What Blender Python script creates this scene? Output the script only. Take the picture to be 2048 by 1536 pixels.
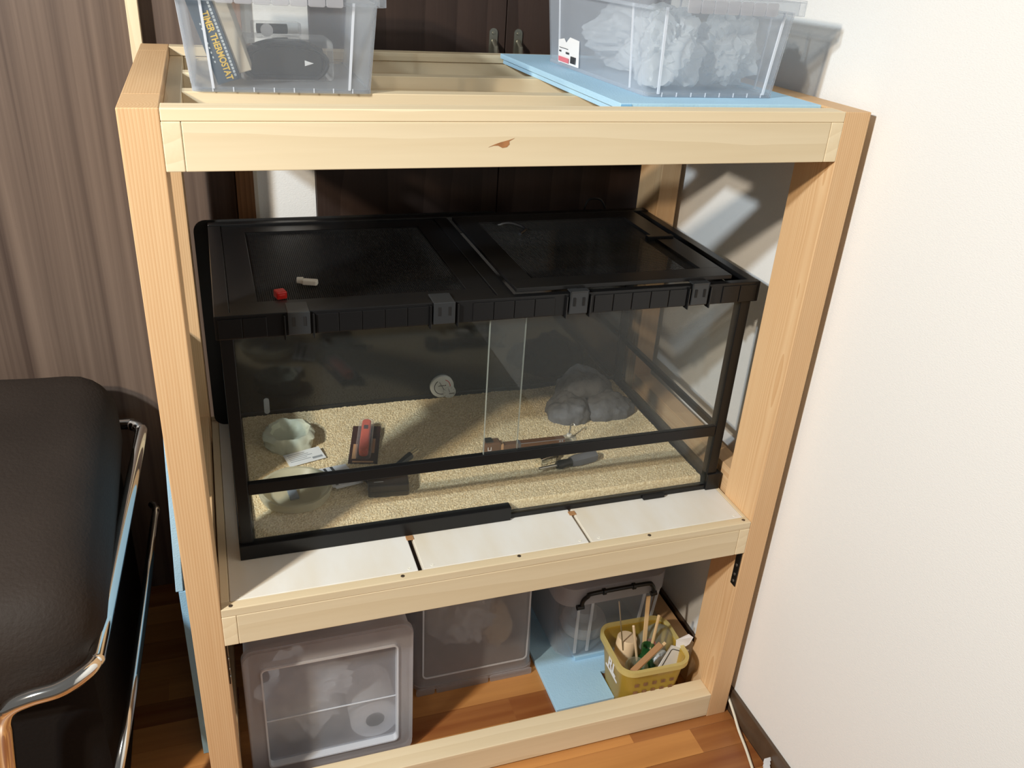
import bpy, bmesh, math, random
from mathutils import Vector, Matrix, noise
random.seed(7)
PI = math.pi
for o in list(bpy.data.objects): bpy.data.objects.remove(o)
SC = bpy.context.scene
COL = SC.collection

# ------------------------------------------------------------------ camera
cam = bpy.data.cameras.new('camera'); camo = bpy.data.objects.new('camera', cam); COL.objects.link(camo)
fw = Vector((0.30930902, 0.83470661, -0.45562353)); rt = Vector((0.94634812, -0.317316, 0.06112117)); up = Vector((0.09355839, 0.4500838, 0.88807173))
M = Matrix.Identity(4)
for i in range(3): M[i][0] = rt[i]; M[i][1] = up[i]; M[i][2] = -fw[i]
M.translation = Vector((0.0956, -1.0667, 1.4322))
camo.matrix_world = M
cam.sensor_width = 36; cam.sensor_fit = 'HORIZONTAL'; cam.lens = 1705.64/2048*36; cam.clip_start = 0.02
SC.camera = camo

# ------------------------------------------------------------------ light
w = bpy.data.worlds.new('world'); SC.world = w; w.use_nodes = True
bg = w.node_tree.nodes['Background']; bg.inputs[0].default_value = (1.0, 0.96, 0.91, 1); bg.inputs[1].default_value = 0.135
def lamp(name, loc, power, color, size):
    l = bpy.data.lights.new(name, 'AREA'); l.shape = 'DISK'; l.size = size; l.energy = power; l.color = color
    o = bpy.data.objects.new(name, l); COL.objects.link(o); o.location = loc
    d = Vector((0.5, 0.2, 0.9)) - Vector(loc); o.rotation_euler = d.to_track_quat('-Z', 'Y').to_euler()
lamp('room_lamp_cool', (-1.24, -0.90, 2.14), 42, (0.82, 0.93, 1.0), 0.09)
lamp('room_lamp_warm', (-1.32, -1.06, 2.05), 39, (1.0, 0.85, 0.66), 0.09)
SC.view_settings.view_transform = 'Standard'; SC.view_settings.look = 'None'; SC.view_settings.gamma = 1
SC.view_settings.use_curve_mapping = False; SC.view_settings.exposure = 0.0

# ------------------------------------------------------------------ materials
def s2l(c): return tuple(((v/255)/12.92 if v/255 <= .04045 else ((v/255+.055)/1.055)**2.4) for v in c)
MATS = {}
def newmat(n):
    m = bpy.data.materials.new(n); m.use_nodes = True; nt = m.node_tree
    for x in list(nt.nodes): nt.nodes.remove(x)
    out = nt.nodes.new('ShaderNodeOutputMaterial'); MATS[n] = m
    return m, nt, out
def nd(nt, t, **k):
    n = nt.nodes.new(t)
    for a, v in k.items():
        if a.startswith('i_'):
            n.inputs[int(a[2:]) if a[2:].isdigit() else a[2:].replace('_', ' ')].default_value = v
        else: setattr(n, a, v)
    return n
def plain(n, c, rough=.5, metal=0, bump=0, bscale=200, spec=.5, var=0, vscale=8, coat=0):
    m, nt, out = newmat(n); b = nd(nt, 'ShaderNodeBsdfPrincipled'); nt.links.new(b.outputs[0], out.inputs[0])
    col = s2l(c)+(1,); b.inputs['Base Color'].default_value = col
    b.inputs['Roughness'].default_value = rough; b.inputs['Metallic'].default_value = metal; b.inputs['Specular IOR Level'].default_value = spec
    b.inputs['Coat Weight'].default_value = coat
    tc = nd(nt, 'ShaderNodeTexCoord')
    if var:
        nz = nd(nt, 'ShaderNodeTexNoise'); nz.inputs['Scale'].default_value = vscale; nz.inputs['Detail'].default_value = 5
        nt.links.new(tc.outputs['Object'], nz.inputs['Vector'])
        rp = nd(nt, 'ShaderNodeValToRGB'); e = rp.color_ramp.elements
        e[0].position = .3; e[1].position = .7
        e[0].color = tuple(v*(1-var) for v in col[:3])+(1,); e[1].color = tuple(min(1, v*(1+var*.6)) for v in col[:3])+(1,)
        nt.links.new(nz.outputs[0], rp.inputs[0]); nt.links.new(rp.outputs[0], b.inputs['Base Color'])
    if bump:
        nz = nd(nt, 'ShaderNodeTexNoise'); nz.inputs['Scale'].default_value = bscale; nz.inputs['Detail'].default_value = 3
        nt.links.new(tc.outputs['Object'], nz.inputs['Vector'])
        bp = nd(nt, 'ShaderNodeBump'); bp.inputs['Strength'].default_value = bump; bp.inputs['Distance'].default_value = .002
        nt.links.new(nz.outputs[0], bp.inputs['Height']); nt.links.new(bp.outputs[0], b.inputs['Normal'])
    return m
def wood(n, axis, light, dark, rings=50, off=(.06, .03, 0), contrast=1.0, rough=.55, streak=60, dist=1.2, rand=True):
    m, nt, out = newmat(n); b = nd(nt, 'ShaderNodeBsdfPrincipled'); nt.links.new(b.outputs[0], out.inputs[0])
    b.inputs['Roughness'].default_value = rough; b.inputs['Specular IOR Level'].default_value = .3
    tc = nd(nt, 'ShaderNodeTexCoord'); mp = nd(nt, 'ShaderNodeMapping'); oi = nd(nt, 'ShaderNodeObjectInfo')
    rot = {'z': (0, 0, 0), 'x': (0, PI/2, 0), 'y': (PI/2, 0, 0)}[axis]
    mp.inputs['Rotation'].default_value = rot
    nt.links.new(tc.outputs['Object'], mp.inputs['Vector'])
    ad = nd(nt, 'ShaderNodeVectorMath', operation='ADD'); ad.inputs[1].default_value = off
    nt.links.new(mp.outputs[0], ad.inputs[0])
    sc = nd(nt, 'ShaderNodeCombineXYZ'); mu = nd(nt, 'ShaderNodeMath', operation='MULTIPLY'); mu.inputs[1].default_value = 3.7
    nt.links.new(oi.outputs['Random'], mu.inputs[0]); nt.links.new(mu.outputs[0], sc.inputs[2])
    ad2 = nd(nt, 'ShaderNodeVectorMath', operation='ADD'); nt.links.new(ad.outputs[0], ad2.inputs[0]); nt.links.new(sc.outputs[0], ad2.inputs[1])
    # slow warp along the grain
    m2 = nd(nt, 'ShaderNodeMapping'); m2.inputs['Scale'].default_value = (6, 6, 1.6); nt.links.new(ad2.outputs[0], m2.inputs[0])
    nz = nd(nt, 'ShaderNodeTexNoise'); nz.inputs['Scale'].default_value = 1.0; nz.inputs['Detail'].default_value = 3; nt.links.new(m2.outputs[0], nz.inputs['Vector'])
    sb = nd(nt, 'ShaderNodeVectorMath', operation='SUBTRACT'); sb.inputs[1].default_value = (.5, .5, .5); nt.links.new(nz.outputs['Color'], sb.inputs[0])
    scl = nd(nt, 'ShaderNodeVectorMath', operation='SCALE'); scl.inputs['Scale'].default_value = .03*dist; nt.links.new(sb.outputs[0], scl.inputs[0])
    ad3 = nd(nt, 'ShaderNodeVectorMath', operation='ADD'); nt.links.new(ad.outputs[0], ad3.inputs[0]); nt.links.new(scl.outputs[0], ad3.inputs[1])
    wv = nd(nt, 'ShaderNodeTexWave', wave_type='RINGS', rings_direction='Z', wave_profile='SAW'); wv.inputs['Scale'].default_value = rings; wv.inputs['Distortion'].default_value = 0
    nt.links.new(ad3.outputs[0], wv.inputs['Vector'])
    m3 = nd(nt, 'ShaderNodeMapping'); m3.inputs['Scale'].default_value = (streak*5, streak*5, 6); nt.links.new(ad2.outputs[0], m3.inputs[0])
    nf = nd(nt, 'ShaderNodeTexNoise'); nf.inputs['Scale'].default_value = 1; nf.inputs['Detail'].default_value = 2; nt.links.new(m3.outputs[0], nf.inputs['Vector'])
    mx = nd(nt, 'ShaderNodeMix', data_type='FLOAT'); mx.inputs[0].default_value = .45; nt.links.new(wv.outputs['Fac'], mx.inputs[2]); nt.links.new(nf.outputs[0], mx.inputs[3])
    mx2 = nd(nt, 'ShaderNodeMix', data_type='FLOAT'); mx2.inputs[0].default_value = .3; nt.links.new(mx.outputs[0], mx2.inputs[2]); nt.links.new(nz.outputs[0], mx2.inputs[3])
    rp = nd(nt, 'ShaderNodeValToRGB'); e = rp.color_ramp.elements
    e[0].position = .5-.25/contrast; e[1].position = .5+.3/contrast; e[0].color = s2l(light)+(1,); e[1].color = s2l(dark)+(1,)
    nt.links.new(mx2.outputs[0], rp.inputs[0])
    if rand:
        hs = nd(nt, 'ShaderNodeHueSaturation'); mr = nd(nt, 'ShaderNodeMapRange'); mr.inputs[3].default_value = .9; mr.inputs[4].default_value = 1.08
        nt.links.new(oi.outputs['Random'], mr.inputs[0]); nt.links.new(mr.outputs[0], hs.inputs['Value']); nt.links.new(rp.outputs[0], hs.inputs['Color'])
        nt.links.new(hs.outputs[0], b.inputs['Base Color'])
    else: nt.links.new(rp.outputs[0], b.inputs['Base Color'])
    bp = nd(nt, 'ShaderNodeBump'); bp.inputs['Strength'].default_value = .15; bp.inputs['Distance'].default_value = .001
    nt.links.new(nf.outputs[0], bp.inputs['Height']); nt.links.new(bp.outputs[0], b.inputs['Normal'])
    return m
def clearmat(n, tint, opacity, rough=.25, translu=.5, edge=.0, cloud=0):
    """thin moulded plastic / glass: transparent + (diffuse+translucent+gloss)"""
    m, nt, out = newmat(n)
    tr = nd(nt, 'ShaderNodeBsdfTransparent'); tr.inputs[0].default_value = (.985, .99, .99, 1)
    df = nd(nt, 'ShaderNodeBsdfDiffuse'); df.inputs[0].default_value = s2l(tint)+(1,)
    tl = nd(nt, 'ShaderNodeBsdfTranslucent'); tl.inputs[0].default_value = s2l(tint)+(1,)
    gl = nd(nt, 'ShaderNodeBsdfGlossy'); gl.inputs['Roughness'].default_value = rough
    m1 = nd(nt, 'ShaderNodeMixShader'); m1.inputs[0].default_value = translu; nt.links.new(df.outputs[0], m1.inputs[1]); nt.links.new(tl.outputs[0], m1.inputs[2])
    m2 = nd(nt, 'ShaderNodeMixShader'); nt.links.new(tr.outputs[0], m2.inputs[1]); nt.links.new(m1.outputs[0], m2.inputs[2])
    lw = nd(nt, 'ShaderNodeLayerWeight'); lw.inputs[0].default_value = .35
    lw2 = nd(nt, 'ShaderNodeLayerWeight'); lw2.inputs[0].default_value = .5
    mr = nd(nt, 'ShaderNodeMapRange'); mr.inputs[3].default_value = opacity; mr.inputs[4].default_value = min(1, opacity+edge); nt.links.new(lw.outputs['Facing'], mr.inputs[0])
    last = mr.outputs[0]
    if cloud:
        tc = nd(nt, 'ShaderNodeTexCoord'); nz = nd(nt, 'ShaderNodeTexNoise'); nz.inputs['Scale'].default_value = 14; nt.links.new(tc.outputs['Object'], nz.inputs[0])
        ma = nd(nt, 'ShaderNodeMath', operation='MULTIPLY_ADD'); ma.inputs[1].default_value = cloud; nt.links.new(nz.outputs[0], ma.inputs[0]); nt.links.new(last, ma.inputs[2]); last = ma.outputs[0]
    nt.links.new(last, m2.inputs[0])
    pw = nd(nt, 'ShaderNodeMath', operation='POWER'); pw.inputs[1].default_value = 5; nt.links.new(lw2.outputs['Facing'], pw.inputs[0])
    fr = nd(nt, 'ShaderNodeMath', operation='MULTIPLY_ADD'); fr.inputs[1].default_value = .7; fr.inputs[2].default_value = .022; nt.links.new(pw.outputs[0], fr.inputs[0])
    m3 = nd(nt, 'ShaderNodeMixShader'); nt.links.new(fr.outputs[0], m3.inputs[0]); nt.links.new(m2.outputs[0], m3.inputs[1]); nt.links.new(gl.outputs[0], m3.inputs[2])
    nt.links.new(m3.outputs[0], out.inputs[0])
    return m

PINE_L, PINE_D = (238, 220, 186), (226, 205, 168)
FIR_L, FIR_D = (226, 190, 146), (208, 164, 118)
def walnut_mat():
    m, nt, out = newmat('walnut'); b = nd(nt, 'ShaderNodeBsdfPrincipled'); nt.links.new(b.outputs[0], out.inputs[0]); b.inputs['Roughness'].default_value = .45
    tc = nd(nt, 'ShaderNodeTexCoord'); res = []
    for sc_, det in (((26, 1, .35), 3), ((130, 1, 1.2), 3), ((9, 1, .15), 2)):
        mp = nd(nt, 'ShaderNodeMapping'); mp.inputs['Scale'].default_value = sc_; nt.links.new(tc.outputs['Object'], mp.inputs[0])
        nz = nd(nt, 'ShaderNodeTexNoise'); nz.inputs['Scale'].default_value = 1; nz.inputs['Detail'].default_value = det; nz.inputs['Distortion'].default_value = .4; nt.links.new(mp.outputs[0], nz.inputs[0]); res.append(nz)
    m1 = nd(nt, 'ShaderNodeMix', data_type='FLOAT'); m1.inputs[0].default_value = .35; nt.links.new(res[0].outputs[0], m1.inputs[2]); nt.links.new(res[1].outputs[0], m1.inputs[3])
    m2 = nd(nt, 'ShaderNodeMix', data_type='FLOAT'); m2.inputs[0].default_value = .3; nt.links.new(m1.outputs[0], m2.inputs[2]); nt.links.new(res[2].outputs[0], m2.inputs[3])
    rp = nd(nt, 'ShaderNodeValToRGB'); e = rp.color_ramp.elements; e[0].position = .36; e[1].position = .62
    e[0].color = s2l((72, 57, 50))+(1,); e[1].color = s2l((124, 105, 92))+(1,)
    nt.links.new(m2.outputs[0], rp.inputs[0]); nt.links.new(rp.outputs[0], b.inputs['Base Color'])
for a in 'xyz':
    wood('pine_'+a, a, PINE_L, PINE_D, rings=14, off=(.05, .11, 0), contrast=1.0, streak=25)
    wood('fir_'+a, a, FIR_L, FIR_D, rings=88, off=(.055, .03, 0), contrast=1.15, streak=40, dist=.7)
walnut_mat()
wood('darkdoor', 'z', (62, 48, 42), (48, 36, 31), rings=8, off=(.3, .5, 0), contrast=1.2, streak=50, rand=False, rough=.45)
wood('frame_brown', 'z', (140, 100, 66), (110, 76, 48), rings=30, contrast=1.0)
wood('stick', 'z', (226, 196, 150), (200, 165, 116), rings=80, contrast=1.0)
# floor strips: each plank a little different
def floor_mat():
    m, nt, out = newmat('floor_wood'); b = nd(nt, 'ShaderNodeBsdfPrincipled'); nt.links.new(b.outputs[0], out.inputs[0])
    b.inputs['Roughness'].default_value = .3
    tc = nd(nt, 'ShaderNodeTexCoord'); oi = nd(nt, 'ShaderNodeObjectInfo')
    cx = nd(nt, 'ShaderNodeCombineXYZ'); mu = nd(nt, 'ShaderNodeMath', operation='MULTIPLY'); mu.inputs[1].default_value = 9
    nt.links.new(oi.outputs['Random'], mu.inputs[0]); nt.links.new(mu.outputs[0], cx.inputs[0]); nt.links.new(mu.outputs[0], cx.inputs[1])
    ad = nd(nt, 'ShaderNodeVectorMath', operation='ADD'); nt.links.new(tc.outputs['Object'], ad.inputs[0]); nt.links.new(cx.outputs[0], ad.inputs[1])
    mp = nd(nt, 'ShaderNodeMapping'); mp.inputs['Scale'].default_value = (2.2, 40, 1); nt.links.new(ad.outputs[0], mp.inputs[0])
    nz = nd(nt, 'ShaderNodeTexNoise'); nz.inputs['Scale'].default_value = 1; nz.inputs['Detail'].default_value = 4; nt.links.new(mp.outputs[0], nz.inputs[0])
    mx = nd(nt, 'ShaderNodeMix', data_type='FLOAT'); mx.inputs[0].default_value = .5; nt.links.new(nz.outputs[0], mx.inputs[2]); nt.links.new(oi.outputs['Random'], mx.inputs[3])
    rp = nd(nt, 'ShaderNodeValToRGB'); e = rp.color_ramp.elements
    e[0].position = .2; e[1].position = .8; e[0].color = s2l((132, 74, 38))+(1,); e[1].color = s2l((204, 144, 82))+(1,)
    nt.links.new(mx.outputs[0], rp.inputs[0]); nt.links.new(rp.outputs[0], b.inputs['Base Color'])
floor_mat()
def wall_mat():
    m, nt, out = newmat('wallpaper'); b = nd(nt, 'ShaderNodeBsdfPrincipled'); nt.links.new(b.outputs[0], out.inputs[0])
    b.inputs['Base Color'].default_value = s2l((238, 237, 235))+(1,); b.inputs['Roughness'].default_value = .8; b.inputs['Specular IOR Level'].default_value = .2
    tc = nd(nt, 'ShaderNodeTexCoord'); mp = nd(nt, 'ShaderNodeMapping'); mp.inputs['Scale'].default_value = (300, 300, 600); nt.links.new(tc.outputs['Object'], mp.inputs[0])
    nz = nd(nt, 'ShaderNodeTexNoise'); nz.inputs['Scale'].default_value = 1; nz.inputs['Detail'].default_value = 2; nt.links.new(mp.outputs[0], nz.inputs[0])
    bp = nd(nt, 'ShaderNodeBump'); bp.inputs['Strength'].default_value = .35; bp.inputs['Distance'].default_value = .0015; nt.links.new(nz.outputs[0], bp.inputs['Height']); nt.links.new(bp.outputs[0], b.inputs['Normal'])
wall_mat()
def sand_mat():
    m, nt, out = newmat('sand'); b = nd(nt, 'ShaderNodeBsdfPrincipled'); nt.links.new(b.outputs[0], out.inputs[0]); b.inputs['Roughness'].default_value = .9; b.inputs['Specular IOR Level'].default_value = .15
    tc = nd(nt, 'ShaderNodeTexCoord')
    vo = nd(nt, 'ShaderNodeTexVoronoi'); vo.inputs['Scale'].default_value = 420; nt.links.new(tc.outputs['Object'], vo.inputs[0])
    rp = nd(nt, 'ShaderNodeValToRGB'); e = rp.color_ramp.elements; e[0].color = s2l((206, 182, 138))+(1,); e[1].color = s2l((244, 228, 190))+(1,)
    sp = nd(nt, 'ShaderNodeSeparateColor'); nt.links.new(vo.outputs['Color'], sp.inputs[0]); nt.links.new(sp.outputs[0], rp.inputs[0]); nt.links.new(rp.outputs[0], b.inputs['Base Color'])
    bp = nd(nt, 'ShaderNodeBump'); bp.inputs['Strength'].default_value = .6; bp.inputs['Distance'].default_value = .002; nt.links.new(sp.outputs[1], bp.inputs['Height']); nt.links.new(bp.outputs[0], b.inputs['Normal'])
sand_mat()
def painted_mat():
    m, nt, out = newmat('white_paint'); b = nd(nt, 'ShaderNodeBsdfPrincipled'); nt.links.new(b.outputs[0], out.inputs[0]); b.inputs['Roughness'].default_value = .6
    tc = nd(nt, 'ShaderNodeTexCoord'); mp = nd(nt, 'ShaderNodeMapping'); mp.inputs['Scale'].default_value = (9, 3, 3); nt.links.new(tc.outputs['Object'], mp.inputs[0])
    nz = nd(nt, 'ShaderNodeTexNoise'); nz.inputs['Scale'].default_value = 1; nz.inputs['Detail'].default_value = 6; nt.links.new(mp.outputs[0], nz.inputs[0])
    rp = nd(nt, 'ShaderNodeValToRGB'); e = rp.color_ramp.elements; e[0].position = .3; e[1].position = .6; e[0].color = s2l((222, 212, 192))+(1,); e[1].color = s2l((232, 230, 224))+(1,)
    nt.links.new(nz.outputs[0], rp.inputs[0]); nt.links.new(rp.outputs[0], b.inputs['Base Color'])
painted_mat()
plain('baseboard', (84, 66, 50), .4, var=.2, vscale=30)
plain('black_plastic', (21, 21, 22), .32, spec=.35)
plain('black_gloss', (22, 22, 23), .12)
plain('black_matte', (16, 15, 15), .8)
plain('grey_latch', (46, 48, 50), .3)
plain('black_backing', (17, 17, 17), .08, spec=.6)
plain('chrome', (235, 235, 232), .08, metal=1)
plain('steel', (190, 190, 185), .3, metal=1)
plain('dark_steel', (80, 78, 74), .4, metal=1)
plain('leather', (50, 42, 37), .72, bump=.6, bscale=160, var=.15, vscale=6, spec=.25)
plain('black_fabric', (26, 22, 20), .85, bump=.4, bscale=160, spec=.15)
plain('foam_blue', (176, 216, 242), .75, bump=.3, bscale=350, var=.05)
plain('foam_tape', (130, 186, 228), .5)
plain('foam_blue_shaded', (150, 196, 226), .75, bump=.3, bscale=350)  # same blue foam, shadow on the lower slab put into its colour
plain('rock_grey', (96, 96, 97), .75, bump=.7, bscale=120, var=.25, vscale=40)
plain('dish_rock', (218, 220, 196), .6, bump=.6, bscale=80, var=.1, vscale=30)
plain('card_white', (232, 234, 234), .6)
plain('paper', (240, 240, 242), .7)
plain('print_grey', (150, 156, 160), .7)
plain('print_dark', (60, 62, 66), .7)
plain('blister_card', (62, 34, 32), .5, var=.3, vscale=60)
plain('red_orange', (226, 84, 48), .35)
plain('red', (210, 36, 28), .35)
plain('white_plastic', (232, 228, 215), .4)
plain('thermo_white', (226, 232, 228), .4)
plain('black_ink', (26, 26, 28), .5)
plain('red_ink', (200, 40, 50), .5)
plain('brown_pack', (104, 70, 46), .45)
plain('tan_pack', (190, 146, 104), .5)
plain('adapter', (46, 36, 30), .4)
plain('box_navy', (46, 66, 82), .5)
plain('print_yellow', (240, 196, 60), .5)
plain('print_orange', (236, 168, 88), .5)
plain('print_pale', (196, 204, 208), .5)
plain('cardboard', (196, 184, 164), .7)
plain('cable_black', (24, 25, 28), .3)
plain('cord_white', (236, 228, 208), .45)
plain('grey_rubber', (96, 98, 102), .5)
plain('screw_dark', (96, 84, 70), .4, metal=.6)
plain('wood_roll', (226, 200, 164), .6, var=.08, vscale=20)
plain('knot', (176, 120, 74), .6, var=.3, vscale=60)
plain('pink_print', (226, 120, 130), .5)
plain('latch_metal', (150, 146, 132), .35, metal=.9)
plain('oak_brown', (170, 126, 84), .6)
plain('cloth_white', (222, 222, 226), .8)
plain('roll_white', (226, 226, 230), .8)
clearmat('glass', (226, 238, 236), .012, rough=.02, translu=.3, edge=.05)
clearmat('glass_edge', (206, 214, 206), .35, rough=.1, translu=.4)
clearmat('pp_clear', (226, 234, 246), .10, rough=.3, translu=.45, edge=.4)
clearmat('pp_rib', (244, 248, 255), .75, rough=.3, translu=.4)
clearmat('pp_frost', (224, 223, 228), .36, rough=.35, translu=.5, edge=.3, cloud=.15)
clearmat('pp_frost2', (218, 216, 220), .22, rough=.35, translu=.5, edge=.3, cloud=.1)
clearmat('pp_window', (218, 220, 228), .22, rough=.25, translu=.5, edge=.2, cloud=.2)
clearmat('bag_film', (244, 248, 252), .82, rough=.35, translu=.55, edge=.3)
clearmat('clear_film', (235, 240, 244), .06, rough=.12, translu=.4, edge=.3)
clearmat('yellow_pp', (222, 190, 80), .55, rough=.25, translu=.5, edge=.25)
clearmat('yellow_rim', (238, 222, 152), .8, rough=.25, translu=.4)
clearmat('green_glass', (44, 120, 66), .55, rough=.05, translu=.6, edge=.3)
clearmat('jar_glass', (214, 220, 206), .10, rough=.04, translu=.4, edge=.35)
clearmat('dish_pp', (226, 222, 196), .72, rough=.4, translu=.4, edge=.2)

# ------------------------------------------------------------------ mesh helpers
class B:
    def __init__(s): s.v = []; s.f = []; s.mi = []
    def add(s, vs, fs, T=None):
        n = len(s.v)
        s.v += [tuple((T @ Vector(p)) if T else p) for p in vs]
        s.f += [tuple(i+n for i in f) for f in fs]; return s
    def box(s, x0, x1, y0, y1, z0, z1, T=None):
        vs = [(x0, y0, z0), (x1, y0, z0), (x1, y1, z0), (x0, y1, z0), (x0, y0, z1), (x1, y0, z1), (x1, y1, z1), (x0, y1, z1)]
        return s.add(vs, [(3, 2, 1, 0), (4, 5, 6, 7), (0, 1, 5, 4), (1, 2, 6, 5), (2, 3, 7, 6), (3, 0, 4, 7)], T)
    def tube(s, pts, r, n=10, T=None, closed=False, rr=None):
        pts = [Vector(p) for p in pts]; N = len(pts); rings = []
        prev = None
        for i, p in enumerate(pts):
            if closed: d = pts[(i+1) % N]-pts[i-1]
            else: d = pts[min(i+1, N-1)]-pts[max(i-1, 0)]
            d.normalize()
            if prev is None:
                a = Vector((0, 0, 1)) if abs(d.z) < .9 else Vector((1, 0, 0)); u = d.cross(a).normalized()
            else:
                u = (prev-d*prev.dot(d)).normalized()
            prev = u; v = d.cross(u)
            R = rr[i] if rr else r
            rings.append([p+u*(R*math.cos(2*PI*k/n))+v*(R*math.sin(2*PI*k/n)) for k in range(n)])
        vs = [x for rg in rings for x in rg]; fs = []
        for i in range(N if closed else N-1):
            j = (i+1) % N
            for k in range(n): fs.append((i*n+k, i*n+(k+1) % n, j*n+(k+1) % n, j*n+k))
        if not closed: fs += [tuple(range(n))[::-1], tuple((N-1)*n+k for k in range(n))]
        return s.add(vs, fs, T)
    def lathe(s, prof, n=32, T=None, wob=None):
        vs = []; fs = []; m = len(prof)
        for k in range(n):
            a = 2*PI*k/n
            for i, (r, z) in enumerate(prof):
                q = wob(a, i) if wob else 1
                vs.append((r*q*math.cos(a), r*q*math.sin(a), z))
        for k in range(n):
            for i in range(m-1):
                a = k*m+i; b = ((k+1) % n)*m+i
                fs.append((a, b, b+1, a+1))
        if prof[0][0] > 1e-5: fs.append(tuple(k*m for k in range(n))[::-1])
        if prof[-1][0] > 1e-5: fs.append(tuple(k*m+m-1 for k in range(n)))
        return s.add(vs, fs, T)
    def prism(s, out, z0, z1, T=None):
        n = len(out); vs = [(x, y, z0) for x, y in out]+[(x, y, z1) for x, y in out]
        fs = [tuple(range(n))[::-1], tuple(range(n, 2*n))]+[(i, (i+1) % n, n+(i+1) % n, n+i) for i in range(n)]
        return s.add(vs, fs, T)
    def build(s, name, mat, parent=None, loc=(0, 0, 0), rot=(0, 0, 0), bevel=0, smooth=False, seg=2, label=None):
        me = bpy.data.meshes.new(name); me.from_pydata([tuple(p) for p in s.v], [], s.f); me.update()
        bm = bmesh.new(); bm.from_mesh(me)
        bmesh.ops.remove_doubles(bm, verts=bm.verts, dist=1e-6); bmesh.ops.recalc_face_normals(bm, faces=bm.faces)
        bm.to_mesh(me); bm.free()
        return link(name, me, mat, parent, loc, rot, bevel, smooth, seg, label)
def link(name, me, mat, parent=None, loc=(0, 0, 0), rot=(0, 0, 0), bevel=0, smooth=False, seg=2, label=None):
    o = bpy.data.objects.new(name, me); COL.objects.link(o)
    if mat: me.materials.append(MATS[mat])
    o.location = loc; o.rotation_euler = rot
    if parent: o.parent = parent
    if smooth:
        for p in me.polygons: p.use_smooth = True
        try: me.set_sharp_from_angle(angle=math.radians(40))
        except Exception: pass
    if bevel:
        md = o.modifiers.new('bevel', 'BEVEL'); md.width = bevel; md.segments = seg; md.limit_method = 'ANGLE'; md.angle_limit = math.radians(40)
    if label: o['label'] = label
    return o
def thing(name, label, cat, loc=(0, 0, 0), rot=(0, 0, 0), group=None):
    o = bpy.data.objects.new(name, None); COL.objects.link(o); o.empty_display_size = .05
    o.location = loc; o.rotation_euler = rot; o['label'] = label; o['category'] = cat
    if group: o['group'] = group
    return o
def tag(o, label, cat, group=None, kind=None):
    o['label'] = label; o['category'] = cat
    if group: o['group'] = group
    if kind: o['kind'] = kind
    return o
def struct(o, label=None, cat=None):
    o['kind'] = 'structure'
    if label: o['label'] = label
    if cat: o['category'] = cat
    return o
def cbox(name, x0, x1, y0, y1, z0, z1, mat, parent=None, bevel=.001, base=(0, 0, 0), label=None):
    """box whose origin is its own centre; base = parent's location"""
    c = Vector(((x0+x1)/2, (y0+y1)/2, (z0+z1)/2)); h = ((x1-x0)/2, (y1-y0)/2, (z1-z0)/2)
    return B().box(-h[0], h[0], -h[1], h[1], -h[2], h[2]).build(name, mat, parent, c-Vector(base), bevel=bevel, label=label)
def text_mesh(name, txt, size, mat, parent, loc, rot, extrude=.0003, align='CENTER', bold=0):
    cu = bpy.data.curves.new(name, 'FONT'); cu.body = txt; cu.size = size; cu.extrude = extrude; cu.align_x = align; cu.align_y = 'CENTER'; cu.offset = bold
    o = bpy.data.objects.new(name+'_tmp', cu); COL.objects.link(o)
    dg = bpy.context.evaluated_depsgraph_get(); me = bpy.data.meshes.new_from_object(o.evaluated_get(dg))
    bpy.data.objects.remove(o)
    return link(name, me, mat, parent, loc, rot)
def rrect(w, d, r, n=6, cx=0, cy=0):
    pts = []
    for (sx, sy, a0) in ((1, -1, -PI/2), (1, 1, 0), (-1, 1, PI/2), (-1, -1, PI)):
        for k in range(n+1):
            a = a0+PI/2*k/n
            pts.append((cx+sx*(w/2-r)+r*math.cos(a), cy+sy*(d/2-r)+r*math.sin(a)))
    return pts
def shell(w0, d0, w1, d1, h, r, t=.002, n=6, floor=True, z0=0):
    """open tapered tub with wall thickness"""
    b = B(); lv = []
    for (w_, d_, z, rr_) in ((w0, d0, z0, r), (w1, d1, z0+h, r), (w1-2*t, d1-2*t, z0+h, r-t*.5), (w0-2*t, d0-2*t, z0+t, r-t*.5)):
        lv.append([(x, y, z) for x, y in rrect(w_, d_, max(rr_, .001), n)])
    N = len(lv[0]); vs = [p for l in lv for p in l]; fs = []
    for L in range(3):
        for k in range(N): fs.append((L*N+k, L*N+(k+1) % N, (L+1)*N+(k+1) % N, (L+1)*N+k))
    if floor: fs += [tuple(range(N))[::-1], tuple(3*N+k for k in range(N))]
    else:
        for k in range(N): fs.append((3*N+k, 3*N+(k+1) % N, (k+1) % N, k))
    return b.add(vs, fs)
def ringband(wo, do, wi, di, z0, z1, r, n=6):
    b = B(); lv = [[(x, y, z) for x, y in rrect(w_, d_, rr, n)] for (w_, d_, z, rr) in ((wo, do, z0, r), (wo, do, z1, r), (wi, di, z1, max(.001, r-(wo-wi)/2)), (wi, di, z0, max(.001, r-(wo-wi)/2)))]
    N = len(lv[0]); vs = [p for l in lv for p in l]; fs = []
    for L in range(4):
        for k in range(N): fs.append((L*N+k, L*N+(k+1) % N, ((L+1) % 4)*N+(k+1) % N, ((L+1) % 4)*N+k))
    return b.add(vs, fs)
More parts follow.
